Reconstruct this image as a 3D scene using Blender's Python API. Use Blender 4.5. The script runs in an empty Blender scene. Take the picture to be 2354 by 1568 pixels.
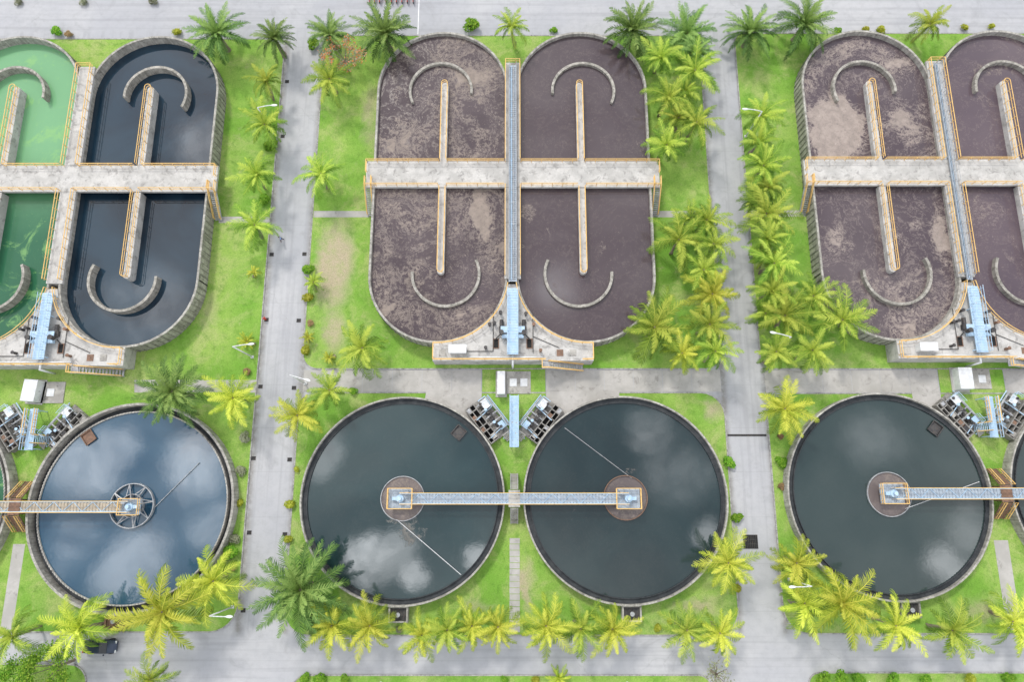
import bpy, math, random
from math import sin, cos, pi, radians, sqrt, atan2
random.seed(7)
S = bpy.context.scene
S.view_settings.view_transform = 'Standard'
S.view_settings.look = 'None'
COL = S.collection

# ---------------------------------------------------------------- survey helper
H = 95.0; F = 1569.0; TH = radians(12.67); CT, ST = cos(TH), sin(TH)
def P(px, py, z=0.0):
    """site coordinates (metres) of a point surveyed on the aerial photo, at height z"""
    u, v = px - 1177, py - 784
    d = F * CT + v * ST
    h = H - z
    return (u * h / d, (F * ST - v * CT) * h / d)
def PS(py, z=0.0):
    return (H - z) / (F * CT + (py - 784) * ST)

# ---------------------------------------------------------------- mesh builder
class MB:
    def __init__(s): s.v = []; s.f = []; s.m = []; s.cur = 0; s.c = []; s.cc = 0.5
    def add(s, vs, fs):
        o = len(s.v); s.v += [tuple(p) for p in vs]
        for f in fs: s.f.append(tuple(i + o for i in f)); s.m.append(s.cur); s.c.append(s.cc)
    def box(s, cx, cy, cz, sx, sy, sz, rz=0.0):
        c, n = cos(rz), sin(rz); vs = []
        for dz in (-.5, .5):
            for dx, dy in ((-.5, -.5), (.5, -.5), (.5, .5), (-.5, .5)):
                x, y = dx * sx, dy * sy
                vs.append((cx + x * c - y * n, cy + x * n + y * c, cz + dz * sz))
        s.add(vs, [(3, 2, 1, 0), (4, 5, 6, 7), (0, 1, 5, 4), (1, 2, 6, 5), (2, 3, 7, 6), (3, 0, 4, 7)])
    def tube(s, p, q, r, n=6, r2=None, cap=True):
        if r2 is None: r2 = r
        d = [q[i] - p[i] for i in range(3)]; L = sqrt(sum(a * a for a in d)) or 1e-6
        d = [a / L for a in d]
        a = (0, 0, 1) if abs(d[2]) < .9 else (1, 0, 0)
        u = (d[1]*a[2]-d[2]*a[1], d[2]*a[0]-d[0]*a[2], d[0]*a[1]-d[1]*a[0])
        l = sqrt(sum(k*k for k in u)); u = [k / l for k in u]
        w = (d[1]*u[2]-d[2]*u[1], d[2]*u[0]-d[0]*u[2], d[0]*u[1]-d[1]*u[0])
        vs = []
        for (b, rr) in ((p, r), (q, r2)):
            for i in range(n):
                t = 2*pi*(i+.5)/n
                vs.append(tuple(b[k] + rr*(cos(t)*u[k] + sin(t)*w[k]) for k in range(3)))
        fs = [(i, (i+1) % n, n+(i+1) % n, n+i) for i in range(n)]
        if cap: fs += [tuple(range(n))[::-1], tuple(range(n, 2*n))]
        s.add(vs, fs)
    def poly(s, pts, z):
        s.add([(x, y, z) for x, y in pts], [tuple(range(len(pts)))])
    def prism(s, pts, z0, z1):
        n = len(pts)
        s.add([(x, y, z0) for x, y in pts] + [(x, y, z1) for x, y in pts],
              [tuple(range(n, 2*n))] + [(i, (i+1) % n, n+(i+1) % n, n+i) for i in range(n)])
    def wall(s, pts, w, z0, z1, closed=False):
        n = len(pts); L = []; R = []
        for i in range(n):
            if closed: a, b = pts[i-1], pts[(i+1) % n]
            else: a, b = pts[max(i-1, 0)], pts[min(i+1, n-1)]
            dx, dy = b[0]-a[0], b[1]-a[1]; l = sqrt(dx*dx+dy*dy) or 1
            nx, ny = -dy/l*w/2, dx/l*w/2
            L.append((pts[i][0]+nx, pts[i][1]+ny)); R.append((pts[i][0]-nx, pts[i][1]-ny))
        vs = [(x, y, z1) for x, y in L]+[(x, y, z1) for x, y in R]+[(x, y, z0) for x, y in L]+[(x, y, z0) for x, y in R]
        fs = []
        for i in range(n if closed else n-1):
            j = (i+1) % n
            fs += [(i, n+i, n+j, j), (2*n+i, i, j, 2*n+j), (n+i, 3*n+i, 3*n+j, n+j)]
        if not closed:
            fs += [(0, 2*n, 3*n, n), (n-1, 2*n-1, 4*n-1, 3*n-1)]
        s.add(vs, fs)
    def annulus(s, r0, r1, z, n=96, cx=0, cy=0):
        vs = [(cx+r0*cos(2*pi*i/n), cy+r0*sin(2*pi*i/n), z) for i in range(n)]+[(cx+r1*cos(2*pi*i/n), cy+r1*sin(2*pi*i/n), z) for i in range(n)]
        s.add(vs, [(i, n+i, n+(i+1) % n, (i+1) % n) for i in range(n)])
    def rail(s, pts, z, h=1.05, r=.06, post=1.5, closed=False, mid=True):
        if closed: pts = pts + [pts[0]]
        for a, b in zip(pts[:-1], pts[1:]):
            za = a[2] if len(a) > 2 else z; zb = b[2] if len(b) > 2 else z
            s.tube((a[0], a[1], za+h), (b[0], b[1], zb+h), r, 5, cap=False)
            if mid: s.tube((a[0], a[1], za+h*.5), (b[0], b[1], zb+h*.5), r*.8, 4, cap=False)
        acc = 0
        for k, (a, b) in enumerate(zip(pts[:-1], pts[1:])):
            L = sqrt((b[0]-a[0])**2+(b[1]-a[1])**2)
            za = a[2] if len(a) > 2 else z; zb = b[2] if len(b) > 2 else z
            d = -acc % post if k else 0
            while d < L+1e-6:
                t = d/L if L else 0
                x, y, zz = a[0]+(b[0]-a[0])*t, a[1]+(b[1]-a[1])*t, za+(zb-za)*t
                s.tube((x, y, zz), (x, y, zz+h), r*.8, 4, cap=False)
                d += post
            acc += L
    def stairs(s, a, b, za, zb, w, n):
        ang = atan2(b[1]-a[1], b[0]-a[0]); L = sqrt((b[1]-a[1])**2+(b[0]-a[0])**2)
        for i in range(n):
            t = (i+.5)/n
            s.box(a[0]+(b[0]-a[0])*t, a[1]+(b[1]-a[1])*t, za+(zb-za)*(i+1)/(n+1), L/n*.82, w, .09, ang)
        for sd in (-1, 1):
            ox, oy = -sin(ang)*sd*w*.52, cos(ang)*sd*w*.52
            s.tube((a[0]+ox, a[1]+oy, za-.1), (b[0]+ox, b[1]+oy, zb+.05), .09, 4)

def arc(cx, cy, r, a0, a1, n=24):
    return [(cx+r*cos(radians(a0+(a1-a0)*i/n)), cy+r*sin(radians(a0+(a1-a0)*i/n))) for i in range(n+1)]
def rrect(x0, y0, x1, y1, r=1.5):
    return arc(x1-r, y1-r, r, 0, 90, 6)+arc(x0+r, y1-r, r, 90, 180, 6)+arc(x0+r, y0+r, r, 180, 270, 6)+arc(x1-r, y0+r, r, 270, 360, 6)

def mkmesh(mb, name, mats, shift=(0, 0, 0), smooth=False):
    me = bpy.data.meshes.new(name)
    me.from_pydata([(x+shift[0], y+shift[1], z+shift[2]) for x, y, z in mb.v], [], mb.f)
    if not isinstance(mats, (list, tuple)): mats = [mats]
    for m in mats: me.materials.append(m)
    me.polygons.foreach_set('material_index', mb.m)
    if smooth: me.polygons.foreach_set('use_smooth', [True]*len(mb.f))
    at = me.attributes.new('tint', 'FLOAT', 'FACE')
    at.data.foreach_set('value', mb.c)
    me.update()
    return me
def link(name, data, parent=None, loc=(0, 0, 0), rz=0, sc=1):
    o = bpy.data.objects.new(name, data); COL.objects.link(o)
    o.location = loc; o.rotation_euler = (0, 0, rz)
    o.scale = (sc, sc, sc)
    if parent: o.parent = parent
    return o
def thing(name, label, cat, loc=(0, 0, 0), rz=0, group=None, data=None, sc=1):
    o = link(name, data, None, loc, rz, sc)
    if data is None: o.empty_display_size = .3
    o["label"] = label; o["category"] = cat
    if group: o["group"] = group
    return o
def part(mb, name, mats, parent, shift=(0, 0, 0), smooth=False, label=None):
    o = link(name, mkmesh(mb, name, mats, shift, smooth), parent)
    if label: o["label"] = label
    return o
def structure(mb, name, mats, smooth=False, label=None):
    o = link(name, mkmesh(mb, name, mats, (0, 0, 0), smooth))
    o["kind"] = "structure"; o["label"] = label or name; o["category"] = name.replace('_', ' ')
    return o

# ---------------------------------------------------------------- materials
class NT:
    def __init__(s, name):
        s.mat = bpy.data.materials.new(name); s.mat.use_nodes = True
        s.t = s.mat.node_tree; s.b = s.t.nodes['Principled BSDF']
    def n(s, ty, **k):
        nd = s.t.nodes.new(ty)
        for a, b in k.items(): setattr(nd, a, b)
        return nd
    def put(s, sock, val):
        if isinstance(val, bpy.types.NodeSocket): s.t.links.new(val, sock)
        else:
            if isinstance(val, (tuple, list)) and len(val) == 3 and sock.type == 'RGBA': val = (*val, 1)
            sock.default_value = val
    def pos(s):
        if not hasattr(s, '_p'): s._p = s.n('ShaderNodeNewGeometry').outputs['Position']
        return s._p
    def obj(s):
        return s.n('ShaderNodeTexCoord').outputs['Object']
    def noise(s, vec, scale, detail=4, rough=.55, dist=0, out='Fac'):
        nd = s.n('ShaderNodeTexNoise'); s.put(nd.inputs['Vector'], vec)
        nd.inputs['Scale'].default_value = scale; nd.inputs['Detail'].default_value = detail
        nd.inputs['Roughness'].default_value = rough; nd.inputs['Distortion'].default_value = dist
        return nd.outputs[out]
    def ramp(s, fac, a, b, lo=0.0, hi=1.0):
        nd = s.n('ShaderNodeMapRange', interpolation_type='SMOOTHSTEP'); s.put(nd.inputs[0], fac)
        for i, v in enumerate((a, b, lo, hi)): nd.inputs[i+1].default_value = v
        return nd.outputs[0]
    def mix(s, f, a, b, mode='MIX'):
        nd = s.n('ShaderNodeMix', data_type='RGBA', blend_type=mode)
        s.put(nd.inputs[0], f); s.put(nd.inputs[6], a); s.put(nd.inputs[7], b)
        return nd.outputs[2]
    def ma(s, op, a, b=0.0):
        nd = s.n('ShaderNodeMath', operation=op); s.put(nd.inputs[0], a); s.put(nd.inputs[1], b); return nd.outputs[0]
    def vm(s, op, a, b):
        nd = s.n('ShaderNodeVectorMath', operation=op); s.put(nd.inputs[0], a); s.put(nd.inputs[1], b); return nd
    def blob(s, vec, cx, cy, rx, ry, amp=1.0, soft=.2):
        a = s.vm('SUBTRACT', vec, (cx, cy, 0)).outputs[0]
        a = s.vm('MULTIPLY', a, (1/rx, 1/ry, 0)).outputs[0]
        l = s.vm('LENGTH', a, (0, 0, 0)).outputs['Value']
        return s.ramp(l, soft, 1.0, amp, 0.0)
    def blobs(s, vec, lst, dist=None):
        if dist:
            nz = s.noise(vec, dist[0], 5, .6, 0, 'Color')
            d = s.vm('SUBTRACT', nz, (.5, .5, .5)).outputs[0]
            d = s.vm('MULTIPLY', d, (dist[1], dist[1], 0)).outputs[0]
            vec = s.vm('ADD', vec, d).outputs[0]
        r = None
        for b in lst:
            x = s.blob(vec, *b)
            r = x if r is None else s.ma('MAXIMUM', r, x)
        return r
    def bump(s, h, strength, dist=.05):
        nd = s.n('ShaderNodeBump'); s.put(nd.inputs['Height'], h)
        nd.inputs['Strength'].default_value = strength; nd.inputs['Distance'].default_value = dist
        s.t.links.new(nd.outputs[0], s.b.inputs['Normal'])
    def fin(s, col, rough=.8, metal=0.0, spec=None):
        s.put(s.b.inputs['Base Color'], col); s.put(s.b.inputs['Roughness'], rough)
        s.b.inputs['Metallic'].default_value = metal
        if spec is not None: s.b.inputs['Specular IOR Level'].default_value = spec
        return s.mat

def concrete(name, light, dark, stain=(.07, .065, .06), sc=.5, cover=.62, rough=.9, samt=.75, streak=0):
    m = NT(name); p = m.pos()
    a = m.noise(p, sc, 6, .65); b = m.noise(p, sc*7, 5, .7); c = m.noise(p, sc*2.2, 8, .72, .6)
    col = m.mix(m.ramp(a, .35, .65), light, dark)
    col = m.mix(m.ramp(b, .4, .7, 0, .45), col, dark)
    col = m.mix(m.ramp(c, cover-.06, cover+.1, 0, samt), col, stain)
    if streak:   # vertical run-off streaks: stretched along z
        q = m.vm('MULTIPLY', p, (2.6, 2.6, .12)).outputs[0]
        col = m.mix(m.ramp(m.noise(q, 1.0, 5, .7), .42, .62, 0, streak), col, stain)
    m.bump(b, .35, .03)
    return m.fin(col, rough, spec=.2)
M_CON = concrete('weathered_concrete', (.52, .50, .46), (.33, .315, .29), cover=.57)
M_CONW = concrete('rim_concrete', (.54, .52, .47), (.33, .315, .285), (.13, .125, .11), .8, .57, streak=.45)
M_GUIDE = concrete('baffle_concrete', (.52, .49, .44), (.32, .305, .27), (.11, .105, .09), .9, .57, streak=.5)
M_SLAB = concrete('stained_slab', (.60, .585, .56), (.44, .43, .41), (.20, .19, .18), .45, .56, samt=.65)
M_DARKCON = concrete('wet_dark_concrete', (.07, .075, .08), (.035, .04, .045), (.017, .018, .02), .8, .6, .6)
M_SIDE = concrete('tank_side_concrete', (.36, .345, .32), (.22, .21, .195), (.08, .08, .07), .9, .54)
M_PAVE = concrete('pavement_concrete', (.50, .48, .455), (.40, .385, .36), (.26, .245, .225), .3, .58)
M_KERB = concrete('kerb_concrete', (.48, .47, .44), (.29, .28, .27), (.12, .12, .11), 1.5, .55)

def road_mat():
    m = NT('road_surface'); p = m.pos()
    a = m.noise(p, .06, 6, .6); b = m.noise(p, .9, 7, .72); c = m.noise(p, 14, 3, .6); e = m.noise(p, .22, 9, .72, 1.4)
    sx = m.n('ShaderNodeSeparateXYZ'); m.put(sx.inputs[0], p)
    col = m.mix(m.ramp(a, .35, .65), (.425, .43, .455), (.50, .50, .51))
    col = m.mix(m.ramp(b, .42, .72, 0, .30), col, (.31, .31, .325))
    col = m.mix(m.ramp(e, .52, .68, 0, .36), col, (.30, .30, .305))
    # wheel-worn bands, along y on the cross roads and along x on the long roads
    g = m.ma('MULTIPLY', m.ramp(sx.outputs[1], -18.5, -17), m.ramp(sx.outputs[1], 71, 72.5, 1, 0))
    v1 = m.noise(m.vm('MULTIPLY', p, (1.1, .03, 0)).outputs[0], 1.0, 4, .6)
    v2 = m.noise(m.vm('MULTIPLY', p, (.03, 1.1, 0)).outputs[0], 1.0, 4, .6)
    col = m.mix(m.ma('MULTIPLY', m.ramp(v1, .48, .65, 0, .34), g), col, (.29, .29, .31))
    col = m.mix(m.ma('MULTIPLY', m.ramp(v2, .48, .65, 0, .34), m.ma('SUBTRACT', 1.0, g)), col, (.29, .29, .31))
    # dirt gathered along the kerbs
    ax = m.ma('ABSOLUTE', sx.outputs[0])
    d = m.ma('MINIMUM', m.ma('ABSOLUTE', m.ma('SUBTRACT', ax, 35.7)), m.ma('ABSOLUTE', m.ma('SUBTRACT', ax, 29.6)))
    col = m.mix(m.ma('MULTIPLY', m.ma('MULTIPLY', m.ramp(d, 0, .9, .75, 0), g), m.ramp(b, .3, .6, .3, 1)), col, (.22, .205, .18))
    col = m.mix(m.ramp(c, .3, .8, 0, .16), col, (.22, .22, .22))
    v = m.n('ShaderNodeTexVoronoi', feature='DISTANCE_TO_EDGE'); v.inputs['Scale'].default_value = .07
    dn = m.noise(p, .5, 5, .6, 0, 'Color'); m.put(v.inputs['Vector'], m.vm('ADD', p, m.vm('MULTIPLY', dn, (2.5, 2.5, 0)).outputs[0]).outputs[0])
    col = m.mix(m.ma('MULTIPLY', m.ramp(v.outputs['Distance'], .0, .004, .3, 0), m.ramp(a, .46, .6)), col, (.18, .18, .18))
    j = m.ma('ABSOLUTE', m.ma('SUBTRACT', m.ma('FRACT', m.ma('DIVIDE', sx.outputs[1], 6.0)), .5))
    col = m.mix(m.ramp(j, .0, .012, .2, 0), col, (.2, .2, .2))
    m.bump(c, .2, .02)
    return m.fin(col, .9, spec=.2)
M_ROAD = road_mat()

def grass_mat():
    m = NT('lawn_grass'); p = m.pos()
    a = m.noise(p, .10, 6, .6); b = m.noise(p, .7, 7, .72); c = m.noise(p, 7, 5, .8); e = m.noise(p, .20, 9, .72, .8); g = m.noise(p, .30, 9, .78, .3)
    col = m.mix(m.ramp(a, .36, .62), (.21, .42, .06), (.34, .51, .11))
    col = m.mix(m.ramp(e, .45, .66, 0, .85), col, (.45, .52, .19))
    col = m.mix(m.ramp(b, .48, .70, 0, .65), col, (.13, .28, .04))
    col = m.mix(m.ramp(g, .57, .69, 0, .55), col, (.48, .44, .25))
    x, y = P(770, 610); x2, y2 = P(1210, 1350); x3, y3 = P(1640, 940); x4, y4 = P(1600, 1390); x5, y5 = P(770, 760); x6, y6 = P(850, 260); x7, y7 = P(2250, 1400)
    x8, y8 = P(1100, 1400); x9, y9 = P(480, 720); xa, ya = P(870, 310)
    bl = m.blobs(p, [(x, y, 3.8, 9.5, 1, .35), (x5, y5, 2.5, 5, .9, .1), (x2, y2, 1.4, 5, 1.0, .1), (x3, y3, 2.0, 2.5, .8, .1), (x4, y4, 4.5, 1.6, .8, .1), (x6, y6, 2, 7, .6, .1), (x7, y7, 4, 2.5, .6, .1), (x8, y8, 3, 1.5, .5, .1), (x9, y9, 2, 4, .35, .1), (xa, ya, 3, 4, .5, .1)], (.35, 4.0))
    col = m.mix(m.ma('MULTIPLY', bl, m.ramp(b, .25, .6, .55, 1)), col, (.54, .44, .32))
    col = m.mix(m.ramp(c, .38, .72, 0, .55), col, (.08, .18, .025))
    m.bump(c, 1.0, .10)
    return m.fin(col, .95, spec=.1)
M_GRASS = grass_mat()

def water_mat(name, c1, c2, foam, veil=0.0, blobs=(), speck=.5, ior=1.5, rough=.06, vein=.5):
    m = NT(name); p = m.pos()
    a = m.noise(p, .07, 4, .5, 1.0)
    col = m.mix(m.ramp(a, .35, .65), c1, c2)
    fac = 0.0
    if veil or blobs or vein:
        warp = m.noise(p, .11, 4, .55, 0, 'Color')
        wv = m.vm('MULTIPLY', m.vm('SUBTRACT', warp, (.5, .5, .5)).outputs[0], (16, 16, 0)).outputs[0]
        q = m.vm('ADD', p, wv).outputs[0]
        big = m.noise(q, .15, 8, .66)                       # where froth gathers
        if blobs: big = m.ma('ADD', big, m.ma('MULTIPLY', m.blobs(p, blobs, (.3, 5.0)), .30))
        big = m.ma('ADD', big, veil)
        zone = m.ramp(big, .50, .62)
        solid = m.ramp(big, .66, .73)
        st = m.noise(q, .36, 10, .74, .6)                  # streaks
        vn = m.ramp(m.ma('ABSOLUTE', m.ma('SUBTRACT', st, .5)), .0, .032, 1, 0)
        fine = m.noise(p, 2.1, 8, .85, .6)
        fl = m.ramp(fine, .50, .56)
        lace = m.ma('MAXIMUM', m.ma('MULTIPLY', vn, vein), m.ma('MULTIPLY', fl, .8))
        fac = m.ma('MULTIPLY', lace, zone)
        fac = m.ma('MAXIMUM', fac, m.ma('MULTIPLY', solid, m.ramp(fine, .32, .52, .4, .95)))
        fac = m.ma('MAXIMUM', fac, m.ma('MULTIPLY', m.ma('MULTIPLY', vn, m.ramp(fine, .44, .54)), vein*.5))
        tone = m.noise(p, .8, 6, .7)
        fc = m.mix(m.ramp(tone, .35, .65), tuple(k*.75 for k in foam), foam)
        col = m.mix(m.ma('MULTIPLY', fac, .82), col, fc)
    if speck:
        s1 = m.noise(p, 3.8, 6, .8, .3); s2 = m.ramp(m.noise(p, .22, 3, .5), .40, .6, .1, 1)
        col = m.mix(m.ma('MULTIPLY', m.ramp(s1, .60, .67), m.ma('MULTIPLY', s2, speck)), col, tuple(min(1, k*1.6) for k in foam))
    r = m.ramp(fac, 0, .6, rough, .7)
    w = m.noise(p, 1.1, 3, .6)
    m.bump(w, .035, .05)
    m.b.inputs['IOR'].default_value = ior
    m.put(m.b.inputs['Base Color'], col); m.put(m.b.inputs['Roughness'], r)
    return m.mat
def wp(px, py, rx, ry, amp=1.0, soft=.2):
    x, y = P(px, py, 2.4); return (x, y, rx, ry, amp, soft)
BR1, BR2, FO = (.068, .050, .056), (.096, .074, .080), (.37, .305, .255)
M_W_CL = water_mat('brown_sludge_water_foam', BR1, BR2, FO, .05, [wp(925, 310, 4.5, 5, .5), wp(1090, 200, 4.5, 5, .55), wp(1110, 500, 2.2, 7, .8), wp(1110, 320, 3, 3, .45), wp(900, 720, 4, 2.5, .4), wp(1060, 720, 4, 2, .4)], 1.0, 1.45, .06, .8)
M_W_CR = water_mat('brown_sludge_water', (.070, .051, .058), (.090, .070, .076), FO, -.10, [wp(1215, 500, 1.3, 4, .5), wp(1460, 740, 2, 1.5, .3)], .35, 1.5, .06, .35)
M_W_R = water_mat('brown_sludge_water_thick_foam', (.082, .062, .072), (.110, .086, .095), (.46, .385, .335), .04, [wp(1925, 290, 5, 7.5, 1.0, .6), wp(2060, 150, 5, 3, .55), wp(1930, 540, 2.5, 4, .55), wp(2165, 540, 1.8, 7, .85), wp(2085, 300, 2.5, 5, .5)], .8, 1.45, .06, .85)
M_W_RR = water_mat('purple_sludge_water', (.092, .068, .084), (.125, .095, .108), FO, -.02, [wp(2300, 150, 5, 2, .5)], .4, 1.45, .06, .5)
M_W_DARK = water_mat('black_blue_water', (.007, .018, .032), (.016, .040, .064), (.1, .12, .12), 0, (), .0, 1.60, .03, 0)
def algae():
    m = NT('green_algae_water'); p = m.pos()
    sx = m.n('ShaderNodeSeparateXYZ'); m.put(sx.inputs[0], p)
    g = m.ramp(m.ma('ADD', sx.outputs[1], m.ma('MULTIPLY', m.noise(p, .12, 4, .6), 8)), 40, 56)
    col = m.mix(g, (.025, .12, .06), (.17, .38, .19))
    f = m.noise(p, .16, 9, .7, 1.6)
    col = m.mix(m.ramp(f, .53, .62, 0, .5), col, (.26, .50, .16))
    sp = m.noise(p, 2.5, 6, .8)
    col = m.mix(m.ma('MULTIPLY', m.ramp(sp, .6, .68, 0, .6), m.ramp(g, 0, 1, .3, 1)), col, (.35, .52, .16))
    m.b.inputs['IOR'].default_value = 1.45
    return m.fin(col, .15)
M_W_GREEN = algae()
def cw(px, py, rx, ry, amp=1.0, soft=.2):
    x, y = P(px, py, 1.4); return (x, y, rx, ry, amp, soft)
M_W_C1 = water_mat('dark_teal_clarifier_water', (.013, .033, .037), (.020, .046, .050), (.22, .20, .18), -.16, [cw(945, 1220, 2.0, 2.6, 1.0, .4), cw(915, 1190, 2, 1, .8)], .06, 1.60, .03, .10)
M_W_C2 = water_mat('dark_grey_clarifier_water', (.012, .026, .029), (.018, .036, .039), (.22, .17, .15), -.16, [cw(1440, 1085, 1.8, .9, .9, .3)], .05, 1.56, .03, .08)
M_W_C0 = water_mat('sky_tinted_clarifier_water', (.018, .062, .110), (.032, .085, .138), (.2, .2, .2), 0, (), 0, 1.66, .03, 0)  # blue of the reflected sky is painted into the water's base colour
M_W_C3 = water_mat('grey_green_clarifier_water', (.022, .040, .041), (.030, .050, .050), (.2, .2, .18), -.2, (), .03, 1.56, .03, .06)
M_SCUM = water_mat('brown_scum', (.12, .10, .10), (.17, .14, .135), (.32, .27, .23), .05, (), .5, 1.4, .3, .8)

def paint(name, c1, c2, sc=2.0, rough=.5, metal=0.0, rust=None, rc=.66):
    m = NT(name); p = m.obj(); a = m.noise(p, sc, 5, .65); b = m.noise(p, sc*2.5, 6, .7)
    col = m.mix(m.ramp(a, .35, .65), c1, c2)
    if rust: col = m.mix(m.ramp(b, rc-.05, rc+.05), col, rust)
    return m.fin(col, rough, metal)
M_YEL = paint('yellow_painted_steel', (.86, .57, .20), (.76, .47, .16), 1.5, .55, 0, (.42, .24, .11), .65)
M_BLUE = paint('light_blue_painted_steel', (.38, .55, .72), (.48, .63, .77), 1.2, .45, 0, (.42, .36, .31), .62)
M_GRATE = paint('blue_grey_grating', (.42, .48, .54), (.33, .38, .44), 2.0, .55, .0, (.36, .32, .28), .64)
M_WHITE = paint('white_painted_metal', (.78, .79, .80), (.64, .65, .66), 1.5, .4)
M_DARKM = paint('dark_iron', (.04, .04, .045), (.09, .085, .08), 2.5, .6, .3, (.16, .09, .06), .62)
M_RUST = paint('rusty_steel', (.26, .15, .10), (.16, .10, .07), 2.5, .8)
M_GREY = paint('galvanised_steel', (.46, .47, .48), (.30, .31, .33), 2.0, .45, .2, (.25, .19, .14), .62)
M_TAN = paint('tan_deck_plates', (.52, .44, .34), (.42, .36, .28), 1.0, .8, 0, (.25, .2, .15), .64)
M_RED = paint('red_paint', (.55, .05, .03), (.42, .04, .03), 2.0, .5)
M_BARK = paint('palm_bark', (.30, .25, .19), (.19, .155, .12), 3.0, .95)
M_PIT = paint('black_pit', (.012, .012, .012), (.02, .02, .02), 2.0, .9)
M_CARP = paint('dark_blue_car_paint', (.035, .05, .085), (.05, .065, .10), .6, .25, .4)
M_GLASS = paint('dark_car_glass', (.02, .025, .03), (.03, .035, .04), .6, .08)
M_RUB = paint('black_rubber', (.02, .02, .02), (.03, .03, .03), 3, .8)
M_SKIN = paint('skin', (.42, .25, .17), (.38, .22, .15), 3, .6)
M_SHIRT = paint('pale_blue_shirt', (.25, .38, .65), (.30, .42, .70), 3, .8)
M_TROU = paint('navy_trousers', (.03, .04, .09), (.04, .05, .1), 3, .9)
M_HAIR = paint('dark_hair', (.02, .015, .012), (.03, .02, .02), 6, .7)

def leaf_mat(name, old, mid, young, trans=.25, h0=.488, hr=.022):
    m = NT(name)
    at = m.n('ShaderNodeAttribute', attribute_name='tint')
    oi = m.n('ShaderNodeObjectInfo')
    t = at.outputs['Fac']
    col = m.mix(m.ramp(t, 0, .5), old, mid)
    col = m.mix(m.ramp(t, .5, 1.0), col, young)
    hs = m.n('ShaderNodeHueSaturation'); m.put(hs.inputs['Color'], col)
    m.put(hs.inputs['Hue'], m.ma('ADD', h0, m.ma('MULTIPLY', oi.outputs['Random'], hr)))
    m.put(hs.inputs['Value'], m.ma('ADD', .82, m.ma('MULTIPLY', oi.outputs['Random'], .34)))
    m.fin(hs.outputs[0], .6, spec=.15)
    tr = m.n('ShaderNodeBsdfTranslucent'); m.put(tr.inputs[0], hs.outputs[0])
    mx = m.n('ShaderNodeMixShader'); mx.inputs[0].default_value = trans
    m.t.links.new(m.b.outputs[0], mx.inputs[1]); m.t.links.new(tr.outputs[0], mx.inputs[2])
    m.t.links.new(mx.outputs[0], m.t.nodes['Material Output'].inputs[0])
    return m.mat
M_LC = leaf_mat('coconut_frond', (.10, .20, .025), (.26, .41, .05), (.56, .65, .11))
M_LY = leaf_mat('yellow_green_frond', (.16, .26, .03), (.40, .50, .05), (.74, .76, .12), h0=.490)
M_LD = leaf_mat('dark_green_frond', (.045, .105, .025), (.13, .25, .06), (.33, .47, .13))
M_SG = leaf_mat('shrub_green', (.06, .17, .015), (.17, .38, .03), (.35, .52, .06))
M_SY = leaf_mat('shrub_yellow', (.16, .22, .02), (.38, .42, .04), (.6, .6, .1))
M_SR = leaf_mat('shrub_reddish', (.16, .12, .05), (.33, .24, .12), (.5, .26, .16))
M_SO = leaf_mat('orange_blossom', (.6, .16, .05), (.85, .26, .08), (.9, .4, .25), .35, .49)
M_SGR = leaf_mat('shrub_grey', (.19, .21, .12), (.32, .34, .22), (.42, .43, .3))

# ---------------------------------------------------------------- ground and roads
mb = MB(); mb.poly([(-1500, -1500), (1500, -1500), (1500, 1500), (-1500, 1500)], 0)
structure(mb, 'ground', M_GRASS, label='green grassy ground around the treatment plant')
mb = MB(); mb.poly([(-170, -48), (170, -48), (170, 79.3), (-170, 79.3)], .004)
structure(mb, 'road', M_ROAD, label='pale grey service roads around the tanks')
LZ = .10
def lawn(pts, z=LZ, kerb=True):
    m = MB(); m.prism(pts, 0.001, z); structure(m, 'lawn', M_GRASS, label='mown bright green lawn with kerb edge')
    if kerb:
        k = MB(); k.wall(pts, .16, 0.002, z+.035, True); structure(k, 'kerb', M_KERB, label='weathered concrete kerb beside the road')
lawn(rrect(-29.65, 17.3, 29.6, 71.0, 2.2))
lawn(rrect(-29.75, -17.9, 29.6, 13.9, 3.2))
lawn(rrect(-135, -17.5, -35.9, 70.4, 3.5))
lawn(rrect(35.2, 17.3, 135, 71.4, 1.6))
lawn(rrect(35.5, -17.7, 135, 13.8, 3.2))
lawn([(-4.2, 13.6), (4.7, 13.6), (4.7, 17.5), (-4.2, 17.5)], .096, False)
lawn([(60.1, 13.6), (69.2, 13.6), (69.2, 17.5), (60.1, 17.5)], .096, False)
lawn(rrect(-28.0, -80, 25.5, -22.7, 1.5))
lawn(rrect(38, -80, 135, -22.4, 1.5))
lawn(rrect(-160, 79.6, 160, 160, .5))
lawn(rrect(-135, -60, -54.5, -21.4, 2.5))
def pave(pts, z, label='concrete paving with dark stains', mat=None):
    m = MB(); m.poly(pts, z); structure(m, 'pavement', mat or M_PAVE, label=label)
def rc(x0, y0, x1, y1): return [(x0, y0), (x1, y0), (x1, y1), (x0, y1)]
def slabs(x0, y0, x1, y1, z, L=4.4):
    n = max(1, round((x1-x0)/L)); m = MB()
    for i in range(n):
        a = x0+(x1-x0)*i/n+.03; b = x0+(x1-x0)*(i+1)/n-.03
        m.box((a+b)/2, (y0+y1)/2, z-.003+random.uniform(0, .004), b-a, y1-y0, .012)
    structure(m, 'pavement', M_PAVE, label='jointed concrete paving between the tanks')
slabs(-29.4, 14.05, -4.3, 17.15, .012); slabs(4.8, 14.05, 29.4, 17.15, .012)
slabs(35.6, 13.95, 60.0, 17.15, .012); slabs(69.3, 13.95, 110, 17.15, .012)
pave([(-12, 14.1), (-12.5, 11), (-9, 8), (-4.25, 8), (-4.25, 14.1)], .140); pave([(15, 14.1), (15, 11), (9, 8), (4.75, 8), (4.75, 14.1)], .140)
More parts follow.
